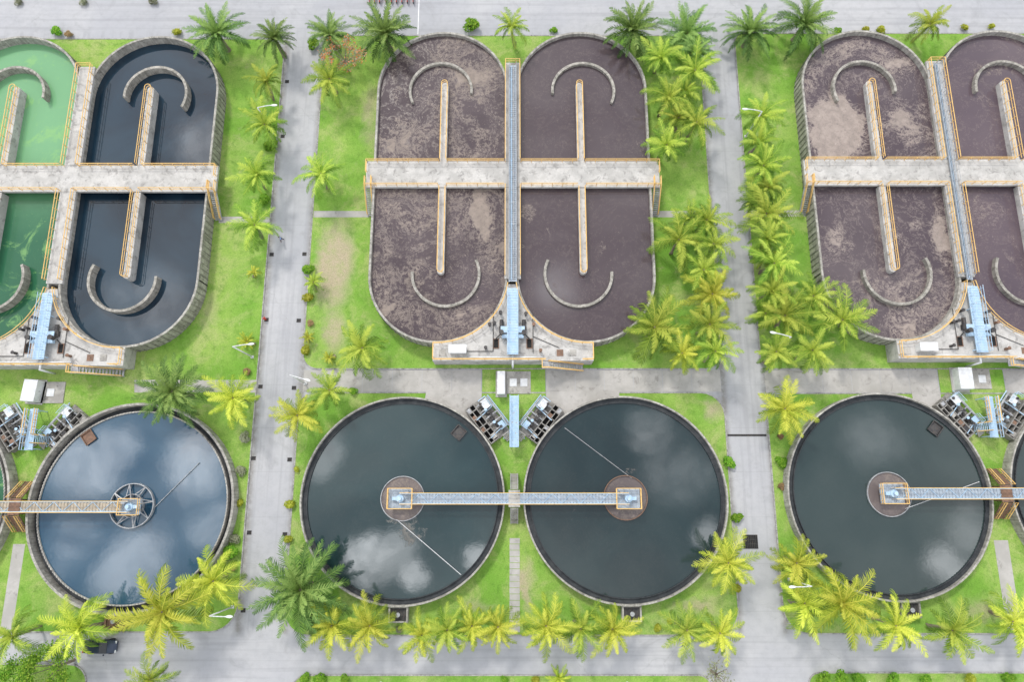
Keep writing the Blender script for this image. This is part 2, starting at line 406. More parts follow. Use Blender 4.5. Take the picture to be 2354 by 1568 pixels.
pave([(56, 14.0), (56, 9), (60.0, 8), (60.0, 14.0)], .140)
pave([P(310, 874), P(592, 874), P(590, 903), P(310, 903)], .104)
for a, b, c, d in ((-29.5, 40.2, -21.2, 41.2), (20.9, 40.2, 27.5, 41.2), (-43.5, 39.3, -36.0, 40.3), (35.3, 40.3, 43.6, 41.3),
                   (-66.6, -17.2, -65.0, -6.5), (64.4, -17.2, 66.3, -6.0), (-83.3, 8, -80.5, 9)):
    pave(rc(a, b, c, d), .106, 'narrow concrete footpath across the lawn')
m = MB()
for i in range(15):
    m.box(.35+random.uniform(-.02, .02), -6.1-i*.79, .09, 1.35, .72, .08)
structure(m, 'path', M_PAVE, label='footpath of pale concrete slabs between the round tanks')
m = MB(); x, y = P(962, 40); m.poly(rc(x-.06, 71.3, x+.06, 79.0), .008); structure(m, 'road_marking', M_WHITE, label='thin white painted line across the road')

# ---------------------------------------------------------------- long double-cell tanks
YC = 45.65; CX = 10.45; RO = 9.85; YT = 59.65; YB = 30.25
def cell(cx, r, n=28):
    return arc(cx, YT, r, 0, 180, n)+arc(cx, YB, r, 180, 360, n)
def ditch(ox, oy, label, zw, wm, catwalk):
    rr = random.Random(int(ox)+5)
    root = thing('treatment_tank', label, 'water treatment tank', (ox, oy+YC, 0), group='long double treatment tanks')
    sh = (0, -YC, 0); Z = 3.0
    for sg, wmat in ((-1, wm[0]), (1, wm[1])):
        m = MB(); m.wall(cell(sg*CX, RO-.16), .30, 0, Z, True)
        part(m, 'tank_wall', M_CONW, root, sh)
        m = MB()
        for i in range(0, 36):   # outer pilaster ribs
            a = radians(180*i/35)
            for yy, s2 in ((YT, 1), (YB, -1)):
                m.box(sg*CX+(RO+.02)*cos(a), yy+s2*(RO+.02)*sin(a), Z*.46, .10, .10, Z*.92, a*s2)
        for i in range(33):
            m.box(sg*(CX+RO+.02), YB+.9*i, Z*.46, .10, .10, Z*.92)
        part(m, 'wall_rib', M_SIDE, root, sh)
        m = MB(); m.poly(cell(sg*CX, RO-.28), zw)
        o = structure(m, 'water', wmat, label='still tank water with patches of scum'); o.location = (ox, oy, 0)
        dx = sg*10.1; w = .5
        m = MB(); m.prism([(dx+w, 43.55), (dx-w, 43.55)]+arc(dx, 30.9, w, 180, 360, 8), 0, Z)
        m.prism([(dx-w, 47.75), (dx+w, 47.75)]+arc(dx, 60.2, w, 0, 180, 8), 0, Z)
        part(m, 'divider_wall', M_SLAB, root, sh)
        w = .44
        m = MB(); m.rail([(dx-w, 43.5)]+arc(dx, 30.95, w, 180, 360, 6)+[(dx+w, 43.5)], Z, .95, r=.055)
        part(m, 'railing', M_YEL, root, sh)
        m = MB(); m.rail([(dx-w, 47.8)]+arc(dx, 60.15, w, 180, 0, 6)+[(dx+w, 47.8)], Z, .95, r=.055)
        part(m, 'railing', M_YEL, root, sh)
        m = MB()
        if sg < 0: top = arc(-10.75, YT-.1, 4.65, -6, 206, 30); bot = arc(-9.4, 30.5, 4.75, 176, 386, 30)
        else: top = arc(10.75, YT-.1, 4.65, -26, 186, 30); bot = arc(9.4, 30.5, 4.75, 154, 364, 30)
        gz = Z-.15
        m.wall(top, .38, 0, gz); part(m, 'guide_wall', M_GUIDE, root, sh)
        m = MB(); m.wall(bot, .38, 0, gz); part(m, 'guide_wall', M_GUIDE, root, sh)
    m = MB(); m.box(.1, 45.65, Z-.12, 42.8, 4.1, .5)
    part(m, 'crosswalk_deck', M_SLAB, root, sh)
    m = MB(); m.box(.1, 55.9, Z-.1, 2.3, 16.3, .44); m.box(.1, 36.6, Z-.1, 2.3, 13.9, .44)
    m.box(.1, 55.9, 1.4, 1.0, 16.3, 2.4); m.box(.1, 36.6, 1.4, 1.0, 13.9, 2.4)
    part(m, 'walkway_deck', M_SLAB, root, sh)
    m = MB()
    pl = [(-10.9, 17.9), (11.2, 17.9), (11.2, 20.5)]+[p for p in arc(CX, YB, RO, 272, 188, 16)]+[p for p in arc(-CX, YB, RO, -8, -92, 16)]+[(-10.9, 20.5)]
    m.prism(pl, 0, Z+.03)
    part(m, 'equipment_deck', M_SLAB, root, sh)
    m = MB(); zt = Z+.12
    for y in (43.75, 47.55):
        m.rail([(-21.2, y), (-10.7, y)], zt); m.rail([(-9.5, y), (-1.15, y)], zt)
        m.rail([(1.35, y), (9.5, y)], zt); m.rail([(10.7, y), (21.4, y)], zt)
    m.rail([(-21.2, 47.55), (-21.2, 45.6)], zt); m.rail([(21.4, 47.55), (21.4, 45.6)], zt)
    m.rail([(-20.35, 43.75), (-20.35, 45.0)], zt); m.rail([(20.55, 43.75), (20.55, 45.0)], zt)
    for x in (-.98, 1.18):
        m.rail([(x, 47.6), (x, 64.0)], zt); m.rail([(x, 43.7), (x, 30.0)], zt)
    m.rail([(-.98, 64.0), (1.18, 64.0)], zt)
    part(m, 'railing', M_YEL, root, sh)
    m = MB()
    m.rail(arc(CX, YB, RO+.12, 188, 270, 14)+[(11.1, 20.3), (11.1, 18.0), (9.6, 18.0)], Z+.03)
    part(m, 'railing', M_YEL, root, sh); m = MB()
    m.rail(arc(-CX, YB, RO+.12, -8, -90, 14)+[(-10.8, 20.3), (-10.8, 18.0), (4.6, 18.0)], Z+.03)
    part(m, 'railing', M_YEL, root, sh)
    for sg in (-1, 1):
        m = MB(); xx = .1+sg*20.98
        m.stairs((xx, 43.7), (xx, 40.3), 3.0, .15, .85, 14)
        part(m, 'stair', M_GREY, root, sh)
        for s2 in (-1, 1):
            m = MB(); m.rail([(xx+s2*.46, 45.0, 3.1), (xx+s2*.46, 43.7, 3.1), (xx+s2*.46, 40.3, .2)], 0, .95)
            part(m, 'handrail', M_YEL, root, sh)
    m = MB(); m.stairs((5.0, 17.35), (10.0, 17.35), 3.0, .15, .85, 14); m.box(4.6, 17.35, 2.9, 1.0, 1.0, .12)
    part(m, 'stair', M_GREY, root, sh)
    m = MB(); m.rail([(4.1, 17.85, 3.0), (4.1, 16.88, 3.0), (5.0, 16.88, 3.0), (10.0, 16.88, .2)], 0, .95); m.rail([(5.0, 17.8, 3.0), (10.0, 17.8, .2)], 0, .95)
    part(m, 'handrail', M_YEL, root, sh)
    for xx in (-2.2, 2.4):
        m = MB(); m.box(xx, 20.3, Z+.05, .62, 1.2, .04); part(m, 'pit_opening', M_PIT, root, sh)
        m = MB()
        for d in (-.36, .36): m.box(xx+d, 20.3, Z+.08, .10, 1.42, .1)
        for d in (-.66, .66): m.box(xx, 20.3+d, Z+.08, .62, .10, .1)
        part(m, 'pit_frame', M_RUST, root, sh)
    tw = .52 if catwalk == 1 else .30
    if catwalk:
        m = MB()
        n = 100
        for i in range(n):
            y = 29.2+34.1*i/n
            m.box(.1, y, 3.68, tw*2-.1, .24, .05)
        for x in (.1-tw, .1+tw): m.box(x, 46.2, 3.64, .12, 34.4, .22)
        for i in range(12): 
            for x in (.1-tw, .1+tw): m.box(x, 30+i*3, 3.32, .1, .1, .42)
        m.box(.1, 46.2, 3.54, tw*2-.12, 34.2, .08)
        part(m, 'cable_tray', M_GRATE, root, sh)
        for k, x in enumerate((.1-tw*.35, .1+tw*.25)):
            m = MB(); m.tube((x, 29.3, 3.80), (x, 63.0, 3.80), .07, 6)
            for i in range(10): m.box(x, 31+i*3.3, 3.78, .24, .12, .12)
            part(m, 'pipe', M_GREY if k else M_BLUE, root, sh)
        for x in (.1-tw, .1+tw):
            m = MB(); m.rail([(x, 29.5), (x, 63.3)], 3.72, .8, .035, 1.6)
            part(m, 'tray_railing', M_GREY, root, sh)
    m = MB(); m.box(.1, 23.3, 3.95, 1.55, 9.4, .12)
    for i in range(24): m.box(.1, 18.8+i*.39, 4.03, 1.35, .06, .05)
    for y in (19, 21.8, 24.8, 27.7):
        for x in (-.55, .75): m.box(x, y, 3.45, .14, .14, .9)
    m.box(.1, 22.1, 3.93, 3.3, .9, .1); m.box(.1, 21.2, 3.55, 3.0, .5, .5)
    part(m, 'aerator_platform', M_BLUE, root, sh)
    for x in (-.62, .82):
        m = MB(); m.rail([(x, 18.7), (x, 27.9)], 4.0, 1.0, .04, 1.1)
        part(m, 'platform_railing', M_BLUE, root, sh)
    for sg in (-1, 1):
        m = MB(); x = .1+sg*1.55
        m.tube((x, 21.6, 3.75), (x, 21.6, 4.5), .30, 12); m.tube((x, 21.6, 4.5), (x, 21.6, 4.62), .34, 12)
        m.tube((x, 21.8, 3.4), (x, 23.6, 3.4), .28, 10); m.box(x, 22.3, 3.3, .7, .7, .5)
        m.tube((x+sg*.2, 21.5, 3.3), (x+sg*.9, 20.8, 3.3), .09, 8)
        part(m, 'motor', M_DARKM, root, sh, smooth=False)
    m = MB(); m.tube((.1, 18.6, 3.3), (.1, 17.3, 3.3), .14, 10); m.tube((.1, 17.3, 3.35), (.1, 17.3, .1), .14, 10)
    m.tube((-6.0, 18.35, 3.22), (.1, 18.35, 3.22), .10, 8); m.tube((.1, 18.35, 3.22), (4.2, 18.35, 3.22), .1, 8)
    part(m, 'pipe', M_WHITE, root, sh, smooth=True)
    m = MB(); m.tube((-2.6, 19.2, 3.14), (-2.6, 25.0, 3.14), .05, 5); m.tube((-2.6, 19.2, 3.14), (-6.2, 19.2, 3.14), .05, 5)
    part(m, 'conduit', M_DARKM, root, sh)
    m = MB(); m.tube((2.9, 19.0, 3.14), (2.9, 24.8, 3.14), .05, 5); m.tube((2.9, 21.3, 3.14), (6.5, 19.7, 3.14), .05, 5)
    part(m, 'conduit', M_DARKM, root, sh)
    m = MB(); m.box(-7.4, 19.3, 3.75, 2.2, 1.0, 1.35); m.box(-7.4, 19.3, 4.45, 2.4, 1.2, .08)
    for i in range(6): m.box(-8.2+i*.32, 18.78, 3.8, .04, .03, 1.1)
    for x in (-8.4, -6.4): m.box(x, 19.3, 3.05, .15, .9, .12)
    part(m, 'control_cabinet', M_WHITE, root, sh)
    for x, y in ((-3.1, 22.9), (-2.4, 23.1), (3.0, 22.9), (-3.6, 19.6), (3.9, 19.2), (-1.6, 24.6), (1.9, 24.4)):
        m = MB(); m.box(x, y, 3.3, .3, .3, .5); m.tube((x, y, 3.5), (x, y, 3.9), .12, 8); m.tube((x, y, 3.86), (x, y, 3.92), .25, 10)
        part(m, 'valve', M_DARKM if x < 2 else M_RUST, root, sh)
    for x in (-9.6, 6.6, 8.4):
        m = MB(); m.box(x, 19.0, Z+.06, .9, .9, .06); m.box(x, 19.0, Z+.10, .1, .3, .04)
        part(m, 'hatch', M_CON if x != 6.6 else M_RUST, root, sh)
    return root
ditch(-64.5, -.7, 'concrete double tank, one cell bright green algae, other black water', 1.5, (M_W_GREEN, M_W_DARK), 0)
ditch(0, 0, 'long concrete double tank with brown foamy water and yellow railings', 2.35, (M_W_CL, M_W_CR), 1)
ditch(64.0, .3, 'long concrete double tank with brown water and thick tan foam', 2.1, (M_W_R, M_W_RR), 2)

# ---------------------------------------------------------------- round clarifiers
def clarifier(cx, cy, label, wmat, R=13.65, Z=1.8, zw=1.35, style=0, arm=None, cut=None):
    root = thing('round_clarifier_tank', label, 'round water tank', (cx, cy, 0), group='round clarifier tanks')
    cir = lambda r, n=120: [(r*cos(2*pi*i/n), r*sin(2*pi*i/n)) for i in range(n)]
    tw = .22 if style != 1 else .32
    m = MB(); m.wall(cir(R-tw/2), tw, 0, Z, True); part(m, 'outer_wall', M_CONW, root)
    rw = R-.85 if style != 1 else R-1.05
    m = MB(); m.annulus(rw, R-tw, zw-.1 if style != 1 else zw-.55); part(m, 'launder_channel', M_DARKCON, root)
    m = MB(); ww = .10 if style != 1 else .18
    m.wall(cir(rw-ww/2), ww, .2, zw+.16, True)
    for i in range(180):
        a = 2*pi*i/180; m.box((rw-ww/2)*cos(a), (rw-ww/2)*sin(a), zw+.2, ww*.9, .22, .09, a)
    part(m, 'weir', M_DARKCON if style != 1 else M_CON, root)
    m = MB(); m.poly(cir(rw-.05), zw); o = structure(m, 'water', wmat, label='dark reflective water in a round tank'); o.location = (cx, cy, 0)
    if style != 1:
        m = MB(); m.wall(cir(2.9, 64), .1, .3, zw+.25, True); part(m, 'centre_well', M_RUST if style == 2 else M_GREY, root)
        m = MB(); m.annulus(0, 2.86, zw+.03, 64); part(m, 'scum_layer', M_SCUM, root)
    else:
        m = MB(); m.wall(cir(2.9, 48), .12, zw-.3, zw+.5, True); m.wall(cir(1.5, 32), .08, zw-.3, zw+.5, True)
        for i in range(8):
            a = 2*pi*i/8+.2; m.tube((0, 0, zw+.45), (2.9*cos(a), 2.9*sin(a), zw+.45), .09, 5)
            b = a+pi/8; m.tube((1.5*cos(b), 1.5*sin(b), zw+.45), (2.9*cos(a), 2.9*sin(a), zw+.45), .06, 4)
        part(m, 'centre_frame', M_GREY, root)
    if arm:
        m = MB(); (x0, y0), (x1, y1) = arm
        m.tube((x0-cx, y0-cy, zw+.12), (x1-cx, y1-cy, zw+.12), .045, 6)
        for t in (.2, .4, .6, .8, .98):
            x, y = x0+(x1-x0)*t-cx, y0+(y1-y0)*t-cy; m.tube((x, y, zw-.2), (x, y, zw+.3), .05, 6)
        part(m, 'scum_skimmer', M_WHITE if style == 0 else M_GREY, root)
    if cut:
        m = MB(); a = cut; rr = R-2.2
        x, y = rr*cos(a), rr*sin(a)
        for d in (-.75, .75): m.box(x-d*sin(a), y+d*cos(a), zw+.2, 1.7, .10, .2, a)
        for d in (-.8, .8): m.box(x+d*cos(a), y+d*sin(a), zw+.2, .10, 1.5, .2, a)
        m.box(x, y, zw+.03, 1.6, 1.4, .06, a)
        part(m, 'scum_box', M_RUST if style == 1 else M_DARKM, root)
    return root
CY = -.55
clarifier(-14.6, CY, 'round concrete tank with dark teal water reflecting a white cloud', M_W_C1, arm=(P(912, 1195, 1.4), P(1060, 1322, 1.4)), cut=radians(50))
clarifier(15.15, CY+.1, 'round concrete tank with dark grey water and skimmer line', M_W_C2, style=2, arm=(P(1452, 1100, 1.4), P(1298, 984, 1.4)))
clarifier(-50.7, -1.5, 'round tank with thick rim, blue reflecting water and spoked frame', M_W_C0, R=13.75, style=1, zw=1.0, arm=(P(350, 1172, 1.2), P(458, 1064, 1.2)), cut=radians(128))
clarifier(50.4, 0, 'round concrete tank with grey-green water beside the lawn', M_W_C3, arm=(P(2080, 1170, 1.4), P(2250, 1108, 1.4)), cut=radians(50))
clarifier(-80.6, -1.5, 'round concrete tank with green water, mostly out of view', M_W_GREEN, R=13.75, style=1, zw=1.0)
clarifier(80.2, 0, 'round concrete tank with dark water, mostly out of view', M_W_C3)

def bridge(cx, cy, halfL, label, deckmat, yellow, hub=1.0):
    root = thing('clarifier_bridge', label, 'footbridge', (cx, cy, 0), group='bridges over the round tanks')
    zb = 2.5; W = 1.25
    m = MB(); m.box(0, 0, zb-.12, 2*halfL, W*.8, .12)
    n = int(halfL*2/.42)
    for i in range(n): m.box(-halfL+(i+.5)*2*halfL/n, 0, zb-.03, .28, W-.1, .05)
    part(m, 'deck', deckmat, root)
    m = MB()
    for s in (-1, 1):
        y = s*W/2
        m.tube((-halfL, y, zb), (halfL, y, zb), .07, 5); m.tube((-halfL, y, zb+1.0), (halfL, y, zb+1.0), .05, 5)
        k = int(halfL*2/1.2)
        for i in range(k+1):
            x = -halfL+i*2*halfL/k; m.tube((x, y, zb), (x, y, zb+1), .035, 4)
            if i < k: m.tube((x, y, zb), (x+2*halfL/k, y, zb+1), .03, 4)
    k = int(halfL*2/1.25)
    for i in range(k):
        x = -halfL+i*2*halfL/k; m.tube((x, -W/2 if i % 2 else W/2, zb+.04), (x+2*halfL/k, W/2 if i % 2 else -W/2, zb+.04), .045, 4)
    part(m, 'truss', M_BLUE, root)
    for s in (-1, 1):
        m = MB(); m.box(0, s*(W/2+.09), zb+.02, 2*halfL, .06, .16); m.box(0, s*(W/2+.09), zb+1.06, 2*halfL, .07, .06)
        for i in range(9): m.box(-halfL+(i+.5)*halfL/4.5, s*(W/2+.09), zb+.56, .05, .05, .95)
        part(m, 'toe_board', M_YEL, root)
    for s in (-1, 1):
        x0 = s*halfL
        m = MB(); m.box(x0, 0, zb+.01, 3.1*hub, 2.5*hub, .1)
        for i in range(14): m.box(x0+(-1.45+i*.22)*hub, 0, zb+.09, .08, 2.4*hub, .04)
        part(m, 'drive_platform', M_GRATE, root)
        m = MB(); m.rail([(x0-1.6*hub, -1.3*hub), (x0+1.6*hub, -1.3*hub), (x0+1.6*hub, 1.3*hub), (x0-1.6*hub, 1.3*hub)], zb+.05, 1.0, .055, .8, True)
        part(m, 'platform_railing', M_YEL, root)
        m = MB(); m.tube((x0, 0, zb+.1), (x0, 0, zb+.7), .5, 14); m.tube((x0, 0, zb+.7), (x0, 0, zb+1.2), .25, 12)
        m.box(x0+.7*s, 0, zb+.35, .7, .45, .5); m.tube((x0, 0, .1), (x0, 0, zb), .25, 10)
        part(m, 'drive_motor', M_BLUE, root)
        m = MB(); m.box(x0-.9*s*hub, .7*hub, zb+.5, .5, .35, .9); part(m, 'control_box', M_GREY, root)
    m = MB(); sx = .9 if not yellow else 1.3
    m.box(0, 0, zb+.005, 1.5, 2.2, .14)
    for s in (-1, 1): m.stairs((0, s*1.2), (0, s*3.3), zb, .15, sx, 11)
    for s in (-1, 1):
        for t in (-.6, .6): m.box(t, s*.9, zb/2-.1, .16, .16, zb-.1)
    part(m, 'stair', M_RUST if yellow else M_CON, root)
    for s in (-1, 1):
        for t in (-1, 1):
            m = MB(); m.rail([(t*sx*.54, s*1.2, zb), (t*sx*.54, s*3.3, .2)], 0, .95, .06 if yellow else .03, .7)
            part(m, 'handrail', M_YEL if yellow else M_GREY, root)
bridge(.3, CY, 15.0, 'pale blue latticed bridge joining two round tanks', M_GRATE, False)
bridge(-65.5, -1.6, 15.4, 'tan decked bridge with yellow edges joining two round tanks', M_TAN, True, .8)
bridge(65.4, .1, 15.2, 'pale blue latticed bridge with yellow stairs between round tanks', M_GRATE, True)

# ---------------------------------------------------------------- pump stations + blue catwalks
def pumps(cx, cy, rz, flip):
    rr = random.Random(int(cx*10))
    root = thing('pump_station', 'concrete pump pit with blue pipes, valves and dark openings', 'pump station', (cx, cy, LZ), rz, 'pump stations beside the round tanks')
    m = MB(); m.box(0, 0, .1, 6.0, 3.2, .2); 
    for x in (-2.9, -2.1, -1.0, .3, 1.1, 2.2, 2.9): m.box(x, flip*.9, .65, .14, 1.3, .9+rr.uniform(-.2, .1))
    for y, zz in ((.25, .66), (.95, .60), (1.55, .7)): m.box(0, flip*y, zz, 6.0, .12, .92)
    part(m, 'pit_wall', M_SIDE, root)
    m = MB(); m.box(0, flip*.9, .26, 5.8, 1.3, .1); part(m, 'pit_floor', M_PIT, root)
    for k in range(4):
        m = MB(); m.box(-2.4+k*1.5+rr.uniform(-.3, .3), flip*rr.choice((.6, 1.25)), .98+k*.012, rr.uniform(.5, .95), .55, .06, rr.uniform(-.1, .1)); part(m, 'cover_plate', rr.choice((M_RUST, M_GREY, M_CON, M_DARKM)), root)
    m = MB()
    for i in range(5):
        x = -2.3+i*1.05+rr.uniform(-.15, .15); m.tube((x, -flip*1.9, .65), (x, flip*.15, .65), .11, 8); 
        m.tube((x, -flip*.9, .65), (x, -flip*1.02, .65), .2, 10); m.tube((x, -flip*.3, .65), (x, -flip*.42, .65), .2, 10)
    m.tube((-2.7, -flip*1.9, .65), (2.4, -flip*1.9, .65), .15, 8)
    part(m, 'pipework', M_GREY, root)
    m = MB()
    m.tube((-2.8, -flip*2.15, .4), (2.9, -flip*2.15, .4), .09, 6); m.tube((2.9, -flip*2.15, .4), (3.4, -flip*.2, .4), .09, 6); m.tube((-1.2, -flip*2.15, .5), (-.8, flip*1.2, 1.25), .07, 6); m.tube((1.9, -flip*2.15, .5), (2.3, flip*1.1, 1.2), .07, 6)
    part(m, 'pipework', M_BLUE, root)
    for i in range(5):
        m = MB(); x = -2.3+i*1.05; yy = -.66+rr.uniform(-.35, .3)
        m.tube((x, flip*yy, .65), (x, flip*yy, 1.3), .05, 6); m.tube((x, flip*yy, 1.25), (x, flip*yy, 1.31), .21, 10)
        part(m, 'valve_wheel', M_BLUE if i % 2 else M_DARKM, root)
    for i in range(4):
        m = MB(); x = -1.8+i*1.05; yy = -.62+rr.uniform(-.3, .2); m.box(x, flip*yy, .45, .45, .7, .5, rr.uniform(-.2, .2)); m.tube((x, flip*yy, .7), (x, flip*yy, 1.0), .18, 8)
        part(m, 'pump', M_DARKM, root)
    for x, y, w, l, z in ((-1.9, 1.1, 1.3, 1.0, 1.15), (1.7, 1.2, .9, .8, 1.12)):
        m = MB(); m.box(x, -flip*y, z, w, l, .08)
        for a in (-1, 1):
            for b in (-1, 1): m.box(x+a*w*.4, -flip*y+b*l*.35, z/2+.05, .08, .08, z-.12)
        part(m, 'access_panel', M_WHITE if x < 0 else M_BLUE, root)
    m = MB(); m.rail([(-2.7, -flip*.5), (-2.7, -flip*1.65), (-1.1, -flip*1.65)], 1.18, .9, .04, .7); part(m, 'railing', M_BLUE, root)
    m = MB(); m.rail([(1.1, -flip*1.7), (2.3, -flip*1.7), (2.3, -flip*.7)], 1.15, .9, .04, .7); part(m, 'railing', M_BLUE, root)
    m = MB(); m.stairs((2.9, -flip*.9), (4.0, -flip*.9), 1.0, .1, .9, 5); part(m, 'step', M_CON, root)
def catwalk(cx, cy, L, yellow):
    root = thing('steel_catwalk', 'light blue steel catwalk standing between two pump pits', 'catwalk', (cx, cy, LZ), 0, 'blue catwalks')
    m = MB(); z = 1.9
    m.box(0, 0, z, 1.1, L, .08)
    for i in range(int(L/.3)): m.box(0, -L/2+.15+i*.3, z+.06, 1.0, .1, .04)
    for y in (-L/2+.2, 0, L/2-.2):
        for x in (-.5, .5): m.box(x, y, z/2, .12, .12, z)
    part(m, 'deck', M_BLUE, root)
    for x in (-.58, .58):
        m = MB(); m.rail([(x, -L/2), (x, L/2)], z, 1.0, .05, .9); part(m, 'railing', M_BLUE, root)
    if yellow:
        for s in (-1, 1):
            m = MB(); m.stairs((s*.6, -L/2+1.5), (s*1.5, -L/2+1.5), z, .1, 1.0, 8); part(m, 'stair', M_BLUE, root)
            m = MB()
            for d in (-.55, .55): m.rail([(s*.6, -L/2+1.5+d, z), (s*1.5, -L/2+1.5+d, .1)], 0, .95, .06, .6)
            m.rail([(s*.7, -L/2+2.2, z), (s*.7, L/2, z)], 0, 1.0, .06, .9)
            part(m, 'handrail', M_YEL, root)
for (cx, cy, ye) in ((.3, 9.7, False), (-65.2, 8.6, True), (65.3, 10.3, True)):
    pumps(cx-3.7, cy+.3, radians(-52), -1); pumps(cx+3.7, cy+.3, radians(232), 1)
    catwalk(cx, cy, 7.0 if not ye else 5.6, ye)

# ---------------------------------------------------------------- cabinets, pads, outlet boxes, drains
def cabinet(px, py, w, l, label, louv=False, rz=0):
    x, y = P(px, py, 1.4); root = thing('electrical_cabinet', label, 'cabinet', (x, y, LZ), rz, 'white cabinets beside the tanks')
    m = MB(); m.box(0, 0, .06, w+.5, l+.5, .12); part(m, 'plinth', M_PAVE, root)
    m = MB(); m.box(0, 0, .85, w, l, 1.5)
    for i in range(int(l/.28)):
        m.box(0, -l/2+.16+i*.28, 1.62, w*.96, .12 if louv else .04, .05)
    part(m, 'cabinet_body', M_WHITE, root)
    m = MB(); m.box(w/2+.02, 0, .85, .03, .1, .3); part(m, 'door_handle', M_GREY, root)
cabinet(1152, 880, 1.05, 3.2, 'tall white electrical cabinet on the grass patch')
cabinet(70, 898, 1.9, 3.0, 'white louvred cabinet on the grass beside a concrete pad', True, radians(-4))
cabinet(2218, 870, 1.9, 3.0, 'large white metal cabinet on the grass patch')
def manhole_pad(px, py, w, l, n):
    x, y = P(px, py); root = thing('manhole_pad', 'square concrete pad with pale access hatches', 'manhole', (x, y, LZ), 0, 'manhole pads')
    m = MB(); m.box(0, 0, .06, w, l, .12); part(m, 'pad', M_CON, root)
    for i in range(n):
        m = MB(); xx = (i-(n-1)/2)*1.5; m.box(xx, 0, .15, 1.0, 1.1, .07); m.box(xx, 0, .20, .3, .06, .04); part(m, 'hatch', M_WHITE, root)
manhole_pad(1192, 880, 3.4, 3.2, 2); manhole_pad(119, 903, 3.8, 3.0, 1); manhole_pad(2255, 872, 2.4, 2.8, 1)
def outlet(px, py, mat, label):
    x, y = P(px, py, 1.0); root = thing('outlet_chamber', label, 'concrete chamber', (x, y, LZ), 0, 'outlet chambers at the tank edge')
    m = MB(); 
    for d in (-1.15, 1.15): m.box(d, 0, .6, .22, 2.0, 1.2)
    for d in (-.9, .9): m.box(0, d, .6, 2.08, .2, 1.2)
    part(m, 'chamber_wall', mat, root)
    m = MB(); m.box(0, 0, .9, 2.0, 1.5, .06)
    for i in range(6): m.box(-.85+i*.34, 0, .97, .08, 1.5, .06)
    part(m, 'grating', M_DARKM if mat != M_RUST else M_RUST, root)
    m = MB(); m.tube((0, 0, .95), (0, 0, 1.5), .06, 6); m.tube((0, 0, 1.45), (0, 0, 1.52), .3, 10); part(m, 'valve_wheel', M_GREY, root)
outlet(916, 1413, M_CON, 'grey concrete outlet chamber against the round tank'); outlet(1452, 1411, M_CON, 'grey concrete outlet chamber against the round tank')
outlet(265, 1428, M_RUST, 'reddish brown outlet chamber beside the blue water tank'); outlet(2092, 1402, M_SIDE, 'grey outlet chamber against the round tank')

def grate_mesh(w, l):
    m = MB(); m.box(0, 0, .01, w, l, .012); m.cur = 1
    for s in (-1, 1): m.box(s*w/2, 0, .022, .07, l+.07, .03); m.box(0, s*l/2, .022, w-.07, .07, .03)
    n = max(3, int(w/.22))
    for i in range(1, n): m.box(-w/2+i*w/n, 0, .024, .05, l-.08, .015)
    n = max(2, int(l/.5))
    for i in range(1, n): m.box(0, -l/2+i*l/n, .032, w-.08, .05, .01)
    return mkmesh(m, 'drain_grate', [M_PIT, M_DARKM])
g1 = grate_mesh(.55, .48); g2 = grate_mesh(1.9, 1.75); g3 = grate_mesh(5.3, .22)
for px, py in ((608, 735), (687, 737), (620, 585), (700, 584), (594, 889), (676, 892), (568, 1225), (655, 1229), (554, 1404), (660, 187), (650, 313), (583, 1054), (666, 1057)):
    x, y = P(px, py); x = x+.3 if x < -35.5 and x > -37 else x
    thing('drain_grate', 'small square iron drain grate at the road edge', 'drain', (x, y, .005 if -35.9 < x < -29.8 else LZ+.03), 0, 'roadside drain grates', g1)
x, y = P(1725, 1246); thing('drain_grate', 'large dark square iron grate in the road', 'drain', (x, y, .005), 0, None, g2)
x, y = P(1720, 1001); thing('drain_grate', 'long narrow drain channel across the road', 'drain', (32.5, y, .005), 0, None, g3)

# ---------------------------------------------------------------- street lamps
def lamp(x, y, ax, ay, h=7.0, L=2.2, first=[None]):
    root = thing('street_lamp', 'white street lamp with curved arm beside the road', 'street lamp', (x, y, LZ), atan2(ay, ax), 'street lamps along the roads')
    if first[0] is None:
        m = MB(); m.box(0, 0, .05, .4, .4, .1); m.tube((0, 0, .1), (0, 0, h), .10, 8, .08)
        pts = [(L*t, 0, h+.45*sin(t*pi/2)) for t in (0, .15, .35, .6, .85, 1)]
        for a, b in zip(pts[:-1], pts[1:]): m.tube(a, b, .07, 6)
        pole = mkmesh(m, 'pole', M_WHITE, smooth=True)
        m = MB(); z = h+.45
        secs = [(L-.1, .07, .05), (L+.1, .15, .08), (L+.45, .19, .09), (L+.78, .09, .05)]
        vs = []; 
        for (xx, w, t) in secs: vs += [(xx, -w, z-t*.3), (xx, -w*.6, z+t), (xx, w*.6, z+t), (xx, w, z-t*.3)]
        fs = [(4*i+j, 4*i+(j+1) % 4, 4*i+4+(j+1) % 4, 4*i+4+j) for i in range(3) for j in range(4)]+[(0, 1, 2, 3), (15, 14, 13, 12)]
        m.add(vs, fs); head = mkmesh(m, 'lamp_head', M_WHITE)
        first[0] = (pole, head)
    link('pole', first[0][0], root); link('lamp_head', first[0][1], root)
lamp(35.7, 53.4, -1, .05); lamp(-36.4, 54.0, 1, .05); lamp(-36.8, 19.0, 1, 0.1); lamp(36.9, 20.3, -1, .2)
lamp(36.6, -11.0, -1, 0); lamp(-36.6, -14.4, 1, 0); lamp(-29.0, 15.2, 1, -.3)
for px in (875, 1437, 1990): lamp(P(px, 1560, 7)[0], -24.6, 0.05, 1)

